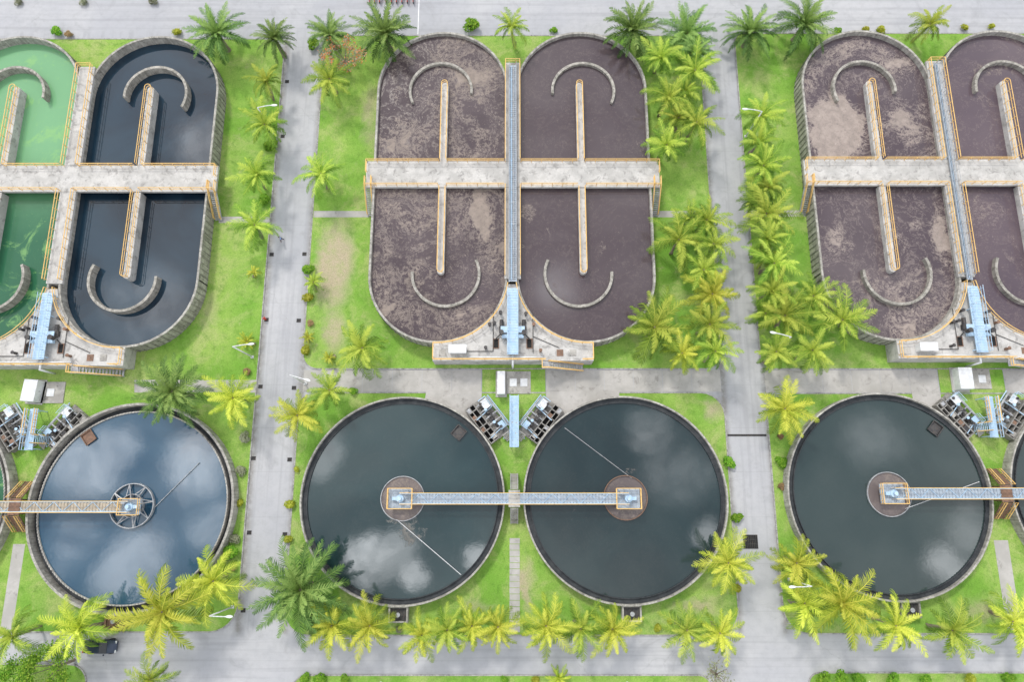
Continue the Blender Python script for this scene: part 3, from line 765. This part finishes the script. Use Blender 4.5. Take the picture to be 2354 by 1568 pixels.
# ---------------------------------------------------------------- palms
def palm_crown(kind, seed, mat):
    rnd = random.Random(seed); m = MB()
    n = {'c': 24, 'y': 24, 'd': 46}[kind]
    for k in range(n):
        age = (k+rnd.uniform(0, .6))/n        # 0 young upright ... 1 old drooping
        az = k*2.39996+rnd.uniform(-.35, .35)
        if kind == 'd': e0 = radians(80-88*age+rnd.uniform(-6, 6)); bend = radians(35+40*age); L = rnd.uniform(.82, 1.1)*(.65+.35*min(1, age*2.2))
        else: e0 = radians(74-80*age+rnd.uniform(-8, 8)); bend = radians(35+60*age+rnd.uniform(-10, 25)); L = rnd.uniform(.72, 1.18)*(.6+.4*min(1, age*3))
        side = rnd.uniform(-.8, .8)
        NS = 32
        p = [0.03*cos(az), .03*sin(az), 0]; pts = []; st = L*1.12/NS
        for i in range(NS+1):
            t = i/NS; e = e0-bend*t**1.25; a = az+side*t*t*.7
            d = (cos(e)*cos(a), cos(e)*sin(a), sin(e)); pts.append((tuple(p), d, a, e))
            p = [p[j]+d[j]*st for j in range(3)]
        tint = max(0, min(1, 1.0-age*.95+rnd.uniform(-.25, .25)))
        m.cc = min(1, tint+.35)
        for i in range(0, NS-2, 3):
            a_, b_ = pts[i][0], pts[min(i+3, NS)][0]; m.tube(a_, b_, .013*(1-i/NS)+.004, 3, cap=False)
        twist = rnd.uniform(-.35, .35)
        for i in range(2, NS+1):
            t = i/NS; q, d, a, e = pts[i]
            prof = (sin(pi*min(1, t*.88+.10))**.6)
            ll = (.235 if kind != 'd' else .19)*prof*L*rnd.uniform(.78, 1.18)
            s = (-sin(a), cos(a), 0); up = (-sin(e)*cos(a), -sin(e)*sin(a), cos(e))
            for sd in (-1, 1):
                if rnd.random() < .06: continue
                fw = .55+.75*t+rnd.uniform(-.2, .2)
                lift = (.15 if kind == 'd' else -.12)+sd*twist+rnd.uniform(-.25, .15)
                dr = [s[j]*sd*1.0+d[j]*fw+up[j]*lift for j in range(3)]
                l = sqrt(sum(c*c for c in dr)); dr = [c/l for c in dr]
                wv = [d[j]*.0118 for j in range(3)]; 
                midp = [q[j]+dr[j]*ll*.55 for j in range(3)]; tip = [q[j]+dr[j]*ll for j in range(3)]; tip[2] -= ll*(.22 if kind != 'd' else .1)
                m.cc = max(0, min(1, tint+rnd.uniform(-.24, .24)))
                vs = [tuple(q[j]-wv[j] for j in range(3)), tuple(q[j]+wv[j] for j in range(3)),
                      tuple(midp[j]+wv[j] for j in range(3)), tuple(midp[j]-wv[j] for j in range(3)), tuple(tip)]
                m.add(vs, [(0, 1, 2, 3), (3, 2, 4)])
    if kind != 'd':
        m.cc = .9
        for i in range(5):
            a = rnd.uniform(0, 6.28); m.tube((0.04*cos(a), .04*sin(a), -.03), (.085*cos(a), .085*sin(a), -.06), .03, 6)
    return mkmesh(m, 'crown', mat)
CR = {'c': [palm_crown('c', 11+i, M_LC) for i in range(7)], 'y': [palm_crown('y', 31+i, M_LY) for i in range(7)], 'd': [palm_crown('d', 51+i, M_LD) for i in range(4)]}
def trunk_mesh(seed, fat):
    rnd = random.Random(seed); m = MB(); bx, by = rnd.uniform(-.5, .5), rnd.uniform(-.5, .5); N = 9
    pts = [(bx*(1-t)**2*1.0, by*(1-t)**2, t) for t in [i/N for i in range(N+1)]]
    for i in range(N):
        r0 = fat*(1.5-.7*i/N if i else 1.9); m.tube(pts[i], pts[i+1], r0, 9, r0*.86)
    return mkmesh(m, 'trunk', M_BARK)
TR = [trunk_mesh(i, .15) for i in range(3)]+[trunk_mesh(9, .26)]
LBL = {'c': ('coconut palm with arching green fronds growing from the lawn', 'coconut palms around the tanks'),
       'y': ('coconut palm with bright yellow-green feathery fronds on the lawn', 'yellow-green coconut palms'),
       'd': ('dense dark green palm with stiff fronds on the lawn', 'dark green date palms')}
cnt = 0
def palm(px, py, r, kind='c', z=None):
    global cnt; cnt += 1
    if z is None: z = {'c': 4.9, 'y': 4.7, 'd': 4.0}[kind]+random.uniform(-.6, .6)
    x, y = P(px, py, z); rm = r*PS(py, z)
    root = thing('palm_tree', LBL[kind][0], 'palm tree', (x, y, LZ), random.uniform(0, 6.28), LBL[kind][1])
    t = TR[3] if kind == 'd' else TR[cnt % 3]
    o = link('trunk', t, root); o.scale = (1, 1, z-LZ)
    lst = CR[kind]
    c = link('crown', lst[cnt % len(lst)], root, (0, 0, z-LZ-.05)); s = rm*1.16; c.scale = (s, s, s*random.uniform(.8, 1.15))
    c.rotation_euler = (random.uniform(-.25, .25), random.uniform(-.25, .25), random.uniform(0, 6.28))
for a in ((500, 75, 60, 'd'), (632, 88, 42, 'd'), (757, 78, 44, 'd'), (885, 75, 64, 'd'), (1176, 60, 42, 'c'), (1453, 68, 60, 'd'), (1580, 75, 56, 'd'),
          (1725, 72, 58, 'd'), (1847, 55, 62, 'd'), (2138, 55, 42, 'c'),
          (612, 185, 40, 'c'), (608, 285, 52, 'c'), (590, 400, 48, 'c'), (585, 517, 48, 'c'),
          (757, 180, 50, 'c'), (738, 398, 50, 'c'), (833, 800, 64, 'c'), (757, 897, 46, 'c'), (683, 955, 52, 'y'), (721, 648, 24, 'c', 2.2),
          (395, 900, 70, 'd', 6), (535, 915, 58, 'y'), (567, 785, 20, 'y', 1.6), (583, 625, 16, 'y', 1.3), (708, 775, 15, 'y', 1.4), (757, 822, 15, 'y', 1.2),
          (1520, 130, 46, 'c'), (1598, 160, 56, 'c'), (1537, 222, 50, 'c'), (1602, 280, 50, 'c'), (1533, 332, 48, 'c'), (1600, 120, 40, 'd'), (1560, 270, 40, 'c', 4.2), (1575, 210, 36, 'c', 4),
          (1560, 550, 58, 'c'), (1625, 505, 52, 'c'), (1640, 560, 46, 'c'), (1618, 620, 50, 'c'), (1638, 675, 58, 'y'), (1505, 752, 74, 'c'), (1632, 745, 56, 'c'), (1568, 812, 46, 'y'), (1645, 808, 48, 'c'), (1590, 500, 34, 'c', 4),
          (1750, 265, 48, 'c'), (1745, 328, 42, 'c'), (1755, 380, 54, 'c'), (1765, 430, 44, 'c'), (1762, 490, 62, 'c'), (1765, 548, 44, 'c'), (1780, 605, 58, 'c'), (1775, 668, 52, 'c'), (1805, 725, 62, 'c'), (1735, 465, 34, 'c', 4), (1760, 590, 36, 'c', 4), (1760, 720, 36, 'c', 4),
          (1870, 680, 48, 'c'), (1937, 735, 62, 'c'), (1785, 808, 50, 'c'), (1868, 805, 50, 'c'),
          (1805, 940, 62, 'y'), (1675, 1295, 62, 'y'), (1832, 1295, 58, 'y'), (1850, 1388, 66, 'y'), (1937, 1390, 80, 'y', 6.5), (2060, 1440, 64, 'y'), (2190, 1450, 64, 'c'), (2328, 1430, 62, 'y'),
          (690, 1357, 95, 'd', 5), (762, 1440, 58, 'y'), (850, 1440, 58, 'y'), (970, 1462, 48, 'y'), (1028, 1450, 52, 'c'), (1085, 1440, 54, 'y'), (1145, 1442, 50, 'y'),
          (1255, 1440, 60, 'y'), (1335, 1447, 54, 'c'), (1408, 1447, 56, 'y'), (1580, 1450, 52, 'c'), (1655, 1457, 56, 'y'),
          (490, 1337, 72, 'y'), (372, 1408, 95, 'y', 7.5), (182, 1445, 68, 'y'), (28, 1465, 54, 'c'), (345, 1562, 46, 'c', 4), (1285, 1560, 26, 'y', 2)):
    palm(*a)

# ---------------------------------------------------------------- shrubs and leafy trees
def shrub_mesh(seed, mat, n=520, name='foliage', leaf=.16):
    rnd = random.Random(seed); m = MB()
    lumps = [(rnd.uniform(-.45, .45), rnd.uniform(-.45, .45), rnd.uniform(.25, .75), rnd.uniform(.35, .6)) for _ in range(7)]
    for i in range(n):
        lx, ly, lz, lr = lumps[i % 7]
        th, ph = rnd.uniform(0, 2*pi), math.acos(rnd.uniform(-.5, 1)); rr = lr*rnd.uniform(.6, 1.05)
        c = (lx+rr*sin(ph)*cos(th), ly+rr*sin(ph)*sin(th), max(.04, lz+rr*cos(ph)*.8))
        a = rnd.uniform(0, 2*pi); tl = rnd.uniform(-.7, .7); s = leaf*rnd.uniform(.6, 1.3)
        u = (cos(a)*s, sin(a)*s, tl*s*.6); w = (-sin(a)*s*.5, cos(a)*s*.5, rnd.uniform(-.4, .4)*s)
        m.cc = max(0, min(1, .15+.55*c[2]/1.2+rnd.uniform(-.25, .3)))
        m.add([tuple(c[j]-u[j] for j in range(3)), tuple(c[j]+w[j] for j in range(3)), tuple(c[j]+u[j] for j in range(3)), tuple(c[j]-w[j] for j in range(3))], [(0, 1, 2, 3)])
    return mkmesh(m, name, mat)
SH = {'g': [shrub_mesh(1, M_SG), shrub_mesh(2, M_SG)], 'y': [shrub_mesh(3, M_SY)], 'r': [shrub_mesh(4, M_SR)], 'w': [shrub_mesh(5, M_SGR)]}
sm = MB()
for i in range(5):
    a = i*1.256; sm.tube((0, 0, 0), (.25*cos(a), .25*sin(a), .6), .04, 5, .015)
stem = mkmesh(sm, 'stem', M_BARK)
SL = {'g': 'round clipped green shrub on the lawn', 'y': 'round yellow-green shrub on the lawn', 'r': 'small reddish brown shrub on the lawn', 'w': 'pale grey-green round shrub beside the road'}
def shrub(px, py, r, k='g'):
    x, y = P(px, py, .6); rm = r*PS(py, .6)*.9
    root = thing('shrub', SL[k], 'shrub', (x, y, LZ), random.uniform(0, 6), 'shrubs on the lawns')
    root.scale = (rm, rm, rm)
    link('foliage', random.choice(SH[k]), root); link('stem', stem, root)
for a in ((622, 333, 20), (605, 459, 18), (708, 618, 17), (706, 684, 16, 'y'), (702, 803, 15, 'y'), (714, 742, 10, 'r'), (568, 853, 11, 'r'), (562, 1006, 16, 'w'), (552, 1082, 15, 'w'), (548, 1158, 13, 'y'), (537, 1240, 15, 'w'), (532, 1273, 22),
          (664, 1160, 15, 'y'), (662, 1240, 13, 'y'), (681, 1080, 9, 'y'), (1677, 1063, 18), (1695, 1190, 16), (1693, 1352, 14, 'y'), (1797, 1063, 18), (1797, 1003, 9, 'r'), (1800, 1118, 11, 'r'), (1085, 62, 22), (1273, 67, 11),
          (1925, 70, 12), (2027, 68, 13, 'y'), (1990, 68, 12, 'y'), (2218, 60, 11, 'y'), (2280, 58, 10, 'y'), (130, 70, 16), (155, 77, 11, 'r'), (405, 72, 13, 'y'), (812, 897, 12), (720, 100, 18, 'g'),
          (700, 1560, 15), (735, 1562, 18), (790, 1564, 14), (1890, 1560, 22), (1930, 1558, 20), (1975, 1562, 18), (2050, 1562, 20), (2130, 1564, 16), (2230, 1563, 16, 'y'), (2320, 1560, 18), (1160, 1566, 12), (1230, 1565, 12, 'y'),
          (40, 0, 12, 'w'), (190, 0, 12, 'w'), (350, 0, 12, 'w'), (1512, 1446, 12, 'y'), (917, 1450, 10, 'w'), (1540, 1430, 9, 'y'), (535, 1305, 12, 'r')):
    shrub(*a)
def leafy(px, py, r, z, mats, label, ncl):
    x, y = P(px, py, z); rm = r*PS(py, z)
    root = thing('leafy_tree', label, 'tree', (x, y, LZ), 0, None)
    rnd = random.Random(int(px)); m = MB(); m.tube((0, 0, 0), (.1, 0, z*.5), .22, 9, .15)
    tips = []
    for i in range(9):
        a = i*.7+rnd.uniform(-.2, .2); q = (rm*rnd.uniform(.4, .85)*cos(a), rm*rnd.uniform(.4, .85)*sin(a), z*rnd.uniform(.8, 1.0))
        m.tube((.1, 0, z*.45), q, .09, 6, .02); tips.append(q)
        for _ in range(3):
            q2 = (q[0]+rnd.uniform(-.8, .8), q[1]+rnd.uniform(-.8, .8), q[2]+rnd.uniform(0, .5)); m.tube(q, q2, .03, 4, .01); tips.append(q2)
    part(m, 'trunk', M_BARK, root)
    m = MB()
    for i in range(ncl):
        q = rnd.choice(tips); c = [q[0]+rnd.gauss(0, .38), q[1]+rnd.gauss(0, .38), q[2]+rnd.gauss(0, .3)]
        a = rnd.uniform(0, 6.28); s = rnd.uniform(.07, .17); u = (cos(a)*s, sin(a)*s, rnd.uniform(-.5, .5)*s); w = (-sin(a)*s*.5, cos(a)*s*.5, rnd.uniform(-.3, .3)*s)
        m.cur = 1 if (len(mats) > 1 and rnd.random() < .4) else 0
        m.cc = rnd.random()
        m.add([tuple(c[j]-u[j] for j in range(3)), tuple(c[j]+w[j] for j in range(3)), tuple(c[j]+u[j] for j in range(3)), tuple(c[j]-w[j] for j in range(3))], [(0, 1, 2, 3)])
    part(m, 'crown', mats, root)
leafy(785, 120, 50, 4.5, [M_SGR, M_SO], 'sparse flowering tree with orange-red blossoms on the lawn', 1500)
leafy(100, 1545, 70, 6, [M_SG], 'leafy green broadleaf tree beside the road', 4500)
leafy(30, 1558, 40, 4, [M_SG], 'leafy green broadleaf tree beside the road', 2500)
leafy(1655, 1562, 40, 4, [M_SGR], 'nearly bare grey twiggy tree beside the road', 350)

# ---------------------------------------------------------------- car
def car(x, y, rz):
    root = thing('parked_car', 'dark blue parked car under the palm fronds on the road', 'car', (x, y, .005), rz)
    def loft(secs, m):
        vs = []; K = len(secs[0])
        for sct in secs: vs += sct
        fs = [(i*K+j, i*K+(j+1) % K, (i+1)*K+(j+1) % K, (i+1)*K+j) for i in range(len(secs)-1) for j in range(K)]
        fs += [tuple(range(K))[::-1], tuple(range((len(secs)-1)*K, len(secs)*K))]
        m.add(vs, fs)
    def sec(x, w, z0, z1): return [(x, -w*.92, z0), (x, -w, (z0+z1)/2), (x, -w*.9, z1-.04), (x, -w*.5, z1), (x, w*.5, z1), (x, w*.9, z1-.04), (x, w, (z0+z1)/2), (x, w*.92, z0)]
    m = MB(); loft([sec(-2.15, .62, .4, .72), sec(-2.0, .8, .28, .88), sec(-1.3, .87, .22, .95), sec(0, .88, .22, .95), sec(1.1, .87, .22, .93), sec(1.8, .82, .25, .82), sec(2.15, .62, .35, .66)], m)
    part(m, 'body', M_CARP, root, smooth=False)
    m = MB(); loft([sec(-1.75, .74, .88, .95), sec(-1.15, .72, .9, 1.4), sec(.3, .70, .9, 1.42), sec(1.05, .74, .88, .96)], m); part(m, 'window', M_GLASS, root)
    m = MB(); m.box(-.4, 0, 1.435, 1.45, 1.15, .04); part(m, 'roof', M_CARP, root)
    for sx in (-1.35, 1.35):
        for sy in (-1, 1):
            m = MB(); m.tube((sx, sy*.70, .32), (sx, sy*.90, .32), .32, 18); part(m, 'wheel', M_RUB, root)
    for sy in (-1, 1):
        m = MB(); m.box(2.02, sy*.55, .66, .2, .3, .12); part(m, 'headlight', M_WHITE, root)
        m = MB(); m.box(-2.08, sy*.6, .74, .12, .25, .14); part(m, 'tail_light', M_RED, root)
        m = MB(); m.box(.75, sy*.95, .98, .14, .18, .12); part(m, 'mirror', M_CARP, root)
x, y = P(227, 1484, 1); car(x, y-.25, 0)

# ---------------------------------------------------------------- motorcycles
def moto_meshes():
    def ringm(cx):
        m = MB(); r, t, n = .24, .05, 16
        for i in range(n):
            a, b = 2*pi*i/n, 2*pi*(i+1)/n
            m.tube((cx+r*cos(a), 0, r+t+r*sin(a)), (cx+r*cos(b), 0, r+t+r*sin(b)), t, 5)
        for i in range(5): m.tube((cx, 0, .29), (cx+.24*cos(i*1.256), 0, .29+.24*sin(i*1.256)), .012, 4)
        return mkmesh(m, 'wheel', M_RUB)
    m = MB(); m.tube((.62, 0, .3), (.42, 0, .95), .04, 6); m.tube((.4, 0, .8), (-.1, 0, .45), .1, 8); m.box(-.1, 0, .42, .5, .24, .25); m.box(-.45, 0, .58, .55, .22, .16); m.tube((-.6, .12, .3), (-.1, .12, .4), .035, 6); m.box(.66, 0, .6, .3, .12, .04)
    b = mkmesh(m, 'body', M_RED)
    m = MB(); m.box(-.3, 0, .74, .7, .24, .1); st = mkmesh(m, 'seat', M_RUB)
    m = MB(); m.tube((.38, -.34, 1.02), (.44, 0, .96), .02, 6); m.tube((.38, .34, 1.02), (.44, 0, .96), .02, 6); m.tube((.38, .3, 1.02), (.36, .38, 1.15), .012, 4); hb = mkmesh(m, 'handlebar', M_DARKM)
    m = MB(); m.tube((.48, 0, .86), (.58, 0, .86), .09, 10); hl = mkmesh(m, 'headlight', M_WHITE)
    return (('wheel', ringm(-.6)), ('wheel', ringm(.62)), ('body', b), ('seat', st), ('handlebar', hb), ('headlight', hl))
MM = moto_meshes()
for i in range(9):
    x, _ = P(850+i*12.5, 2)
    r = thing('motorcycle', 'small red and black motorcycle parked at the road edge', 'motorcycle', (x, 77.6, .005), radians(-90+random.uniform(-8, 8)), 'motorcycles parked in a row')
    for n, d in MM: link(n, d, r)

# ---------------------------------------------------------------- person, walking
def person(x, y, rz):
    root = thing('person', 'person in pale blue shirt and dark trousers walking on the road', 'person', (x, y, .005), rz)
    V = []; E = []; R = []
    def v(p, r, par=None):
        V.append(p); R.append(r)
        if par is not None: E.append((par, len(V)-1))
        return len(V)-1
    pel = v((0, 0, .95), .13); sp = v((.02, 0, 1.15), .12, pel); ch = v((.03, 0, 1.36), .14, sp); nk = v((.04, 0, 1.50), .055, ch); hd = v((.06, 0, 1.60), .085, nk); v((.05, 0, 1.70), .075, hd)
    for s, st in ((1, 1), (-1, -1)):
        hp = v((0, s*.10, .90), .09, pel); kn = v((.16*st, s*.11, .50), .06, hp); an = v((.20*st-.10*(st < 0), s*.11, .10), .04, kn); v((.20*st-.10*(st < 0)+.16, s*.12, .04), .035, an)
        shd = v((.03, s*.19, 1.42), .06, ch); el = v((-.10*st, s*.25, 1.14), .042, shd); wr = v((-.02*st+.06, s*.27, .90), .028, el); pm = v((.0*st+.08, s*.27, .83), .028, wr)
        for k in range(4): f = v((.10-.02*k+.02, s*(.27), .78-.005*abs(k-1)), .009, pm); v((.115-.02*k, s*.255, .735), .008, f)
        t = v((.11, s*.245, .84), .011, pm); v((.12, s*.24, .80), .009, t)
    def skin(idx_ok, name, mat, grow=0.0):
        ids = [i for i in range(len(V)) if idx_ok(i)]; mp = {j: k for k, j in enumerate(ids)}
        me = bpy.data.meshes.new(name); me.from_pydata([V[i] for i in ids], [(mp[a], mp[b]) for a, b in E if a in mp and b in mp], [])
        me.materials.append(mat); o = link(name, me, root)
        o.modifiers.new('skin', 'SKIN')
        for k, i in enumerate(ids):
            me.skin_vertices[0].data[k].radius = (R[i]+grow, R[i]+grow)
        me.skin_vertices[0].data[0].use_root = True
        o.modifiers.new('sub', 'SUBSURF').levels = 1
        return o
    try:
        skin(lambda i: True, 'body', M_SKIN)
        arm = [i for i, p in enumerate(V) if p[2] > .92 and p[2] < 1.45 and not (p[2] < .93)]
        skin(lambda i: i in arm or i == 0, 'shirt', M_SHIRT, .018)
        skin(lambda i: V[i][2] <= .96 and abs(V[i][1]) < .13 and V[i][2] > .08, 'trousers', M_TROU, .02)
    except Exception as ex:
        print('person skin', ex)
    m = MB()
    for i in range(6):
        r0, r1 = .098*sin(pi/2*(1-i/6)), .098*sin(pi/2*(1-(i+1)/6))
        m.tube((.035, 0, 1.66+.085*i/6*1.1), (.035, 0, 1.66+.085*(i+1)/6*1.1), r0+.004, 12, r1+.004)
    part(m, 'hair', M_HAIR, root)
    m = MB(); m.tube((.14, 0, 1.61), (.165, 0, 1.595), .016, 6, .01); part(m, 'nose', M_SKIN, root)
person(*P(650, 554), radians(200))
x, y = P(611, 735); h = thing('fire_hydrant', 'small red fire hydrant standing beside the kerb', 'fire hydrant', (x, y, LZ))
m = MB(); m.tube((0, 0, 0), (0, 0, .65), .13, 12); m.tube((0, 0, .65), (0, 0, .85), .15, 12, .05); m.tube((-.28, 0, .5), (.28, 0, .5), .07, 8); m.tube((0, 0, .5), (0, .28, .5), .09, 8); part(m, 'barrel', M_RED, h)

# ---------------------------------------------------------------- world, sun, camera
W = bpy.data.worlds.new('World'); S.world = W; W.use_nodes = True
class WT(NT):
    def __init__(s, w): s.t = w.node_tree
w = WT(W); bg = W.node_tree.nodes['Background']
SD = (-.355, .76); el = math.atan2(1, sqrt(SD[0]**2+SD[1]**2)); rot = atan2(SD[0], SD[1])
sky = w.n('ShaderNodeTexSky', sky_type='NISHITA', sun_disc=False, sun_elevation=el, sun_rotation=rot)
g = w.n('ShaderNodeTexCoord').outputs['Generated']
sp = w.n('ShaderNodeSeparateXYZ'); w.put(sp.inputs[0], g)
zz = w.ma('MAXIMUM', sp.outputs[2], .08)
cb = w.n('ShaderNodeCombineXYZ'); w.put(cb.inputs[0], w.ma('DIVIDE', sp.outputs[0], zz)); w.put(cb.inputs[1], w.ma('DIVIDE', sp.outputs[1], zz))
pl = cb.outputs[0]
c1 = w.noise(pl, 2.2, 7, .6, .4); c2 = w.noise(pl, 9.0, 8, .65, .5)
cl = w.ramp(c1, .38, .62, .35, .92)
def sb(px, py, r, amp=1.0, ry=None, soft=.25):
    x, y = P(px, py, 1.4); return (x/94, y/94, r, ry or r, amp, soft)
bl = w.blobs(pl, [sb(855, 1290, .050, 1.0), sb(905, 1270, .040, .9), sb(945, 1315, .032, .8), sb(1100, 1275, .024, .55), sb(1490, 990, .05, .3), sb(1560, 1080, .07, .18), sb(1640, 1230, .035, .28), sb(740, 1040, .045, .2),
                  sb(190, 1080, .07, .36), sb(260, 1030, .05, .3), sb(450, 1060, .06, .4), sb(300, 1300, .08, .28), sb(480, 1200, .05, .26), sb(170, 1240, .05, .22), sb(2190, 1310, .045, .38), sb(2010, 1010, .06, .14), sb(2230, 1230, .045, .18), sb(1285, 655, .05, .25), sb(330, 700, .09, .18), sb(470, 330, .07, .2)], (10.0, .07))
cloudcol = w.mix(c2, (9.2, 9.4, 9.7), (13.8, 13.7, 13.8))
col = w.mix(cl, sky.outputs[0], cloudcol)
bc = w.mix(w.ma('MULTIPLY', bl, w.ramp(c2, .34, .62, .25, 1)), (0, 0, 0), (112, 114, 117))
col = w.mix(1.0, col, bc, 'ADD')
w.put(bg.inputs[0], col); bg.inputs[1].default_value = .132
sun = bpy.data.lights.new('sun', 'SUN'); sun.energy = 2.0; sun.angle = radians(8); sun.color = (1, .96, .89)
so = link('sun', sun, None, (0, 0, 60))
from mathutils import Vector
so.rotation_euler = Vector((SD[0], SD[1], 1)).to_track_quat('Z', 'Y').to_euler()
cam = bpy.data.cameras.new('camera'); cam.lens = 24.0; cam.sensor_width = 36; cam.clip_end = 5000; cam.clip_start = .5
co = link('camera', cam, None, (0, 0, H)); co.rotation_euler = (TH, 0, 0)
S.camera = co
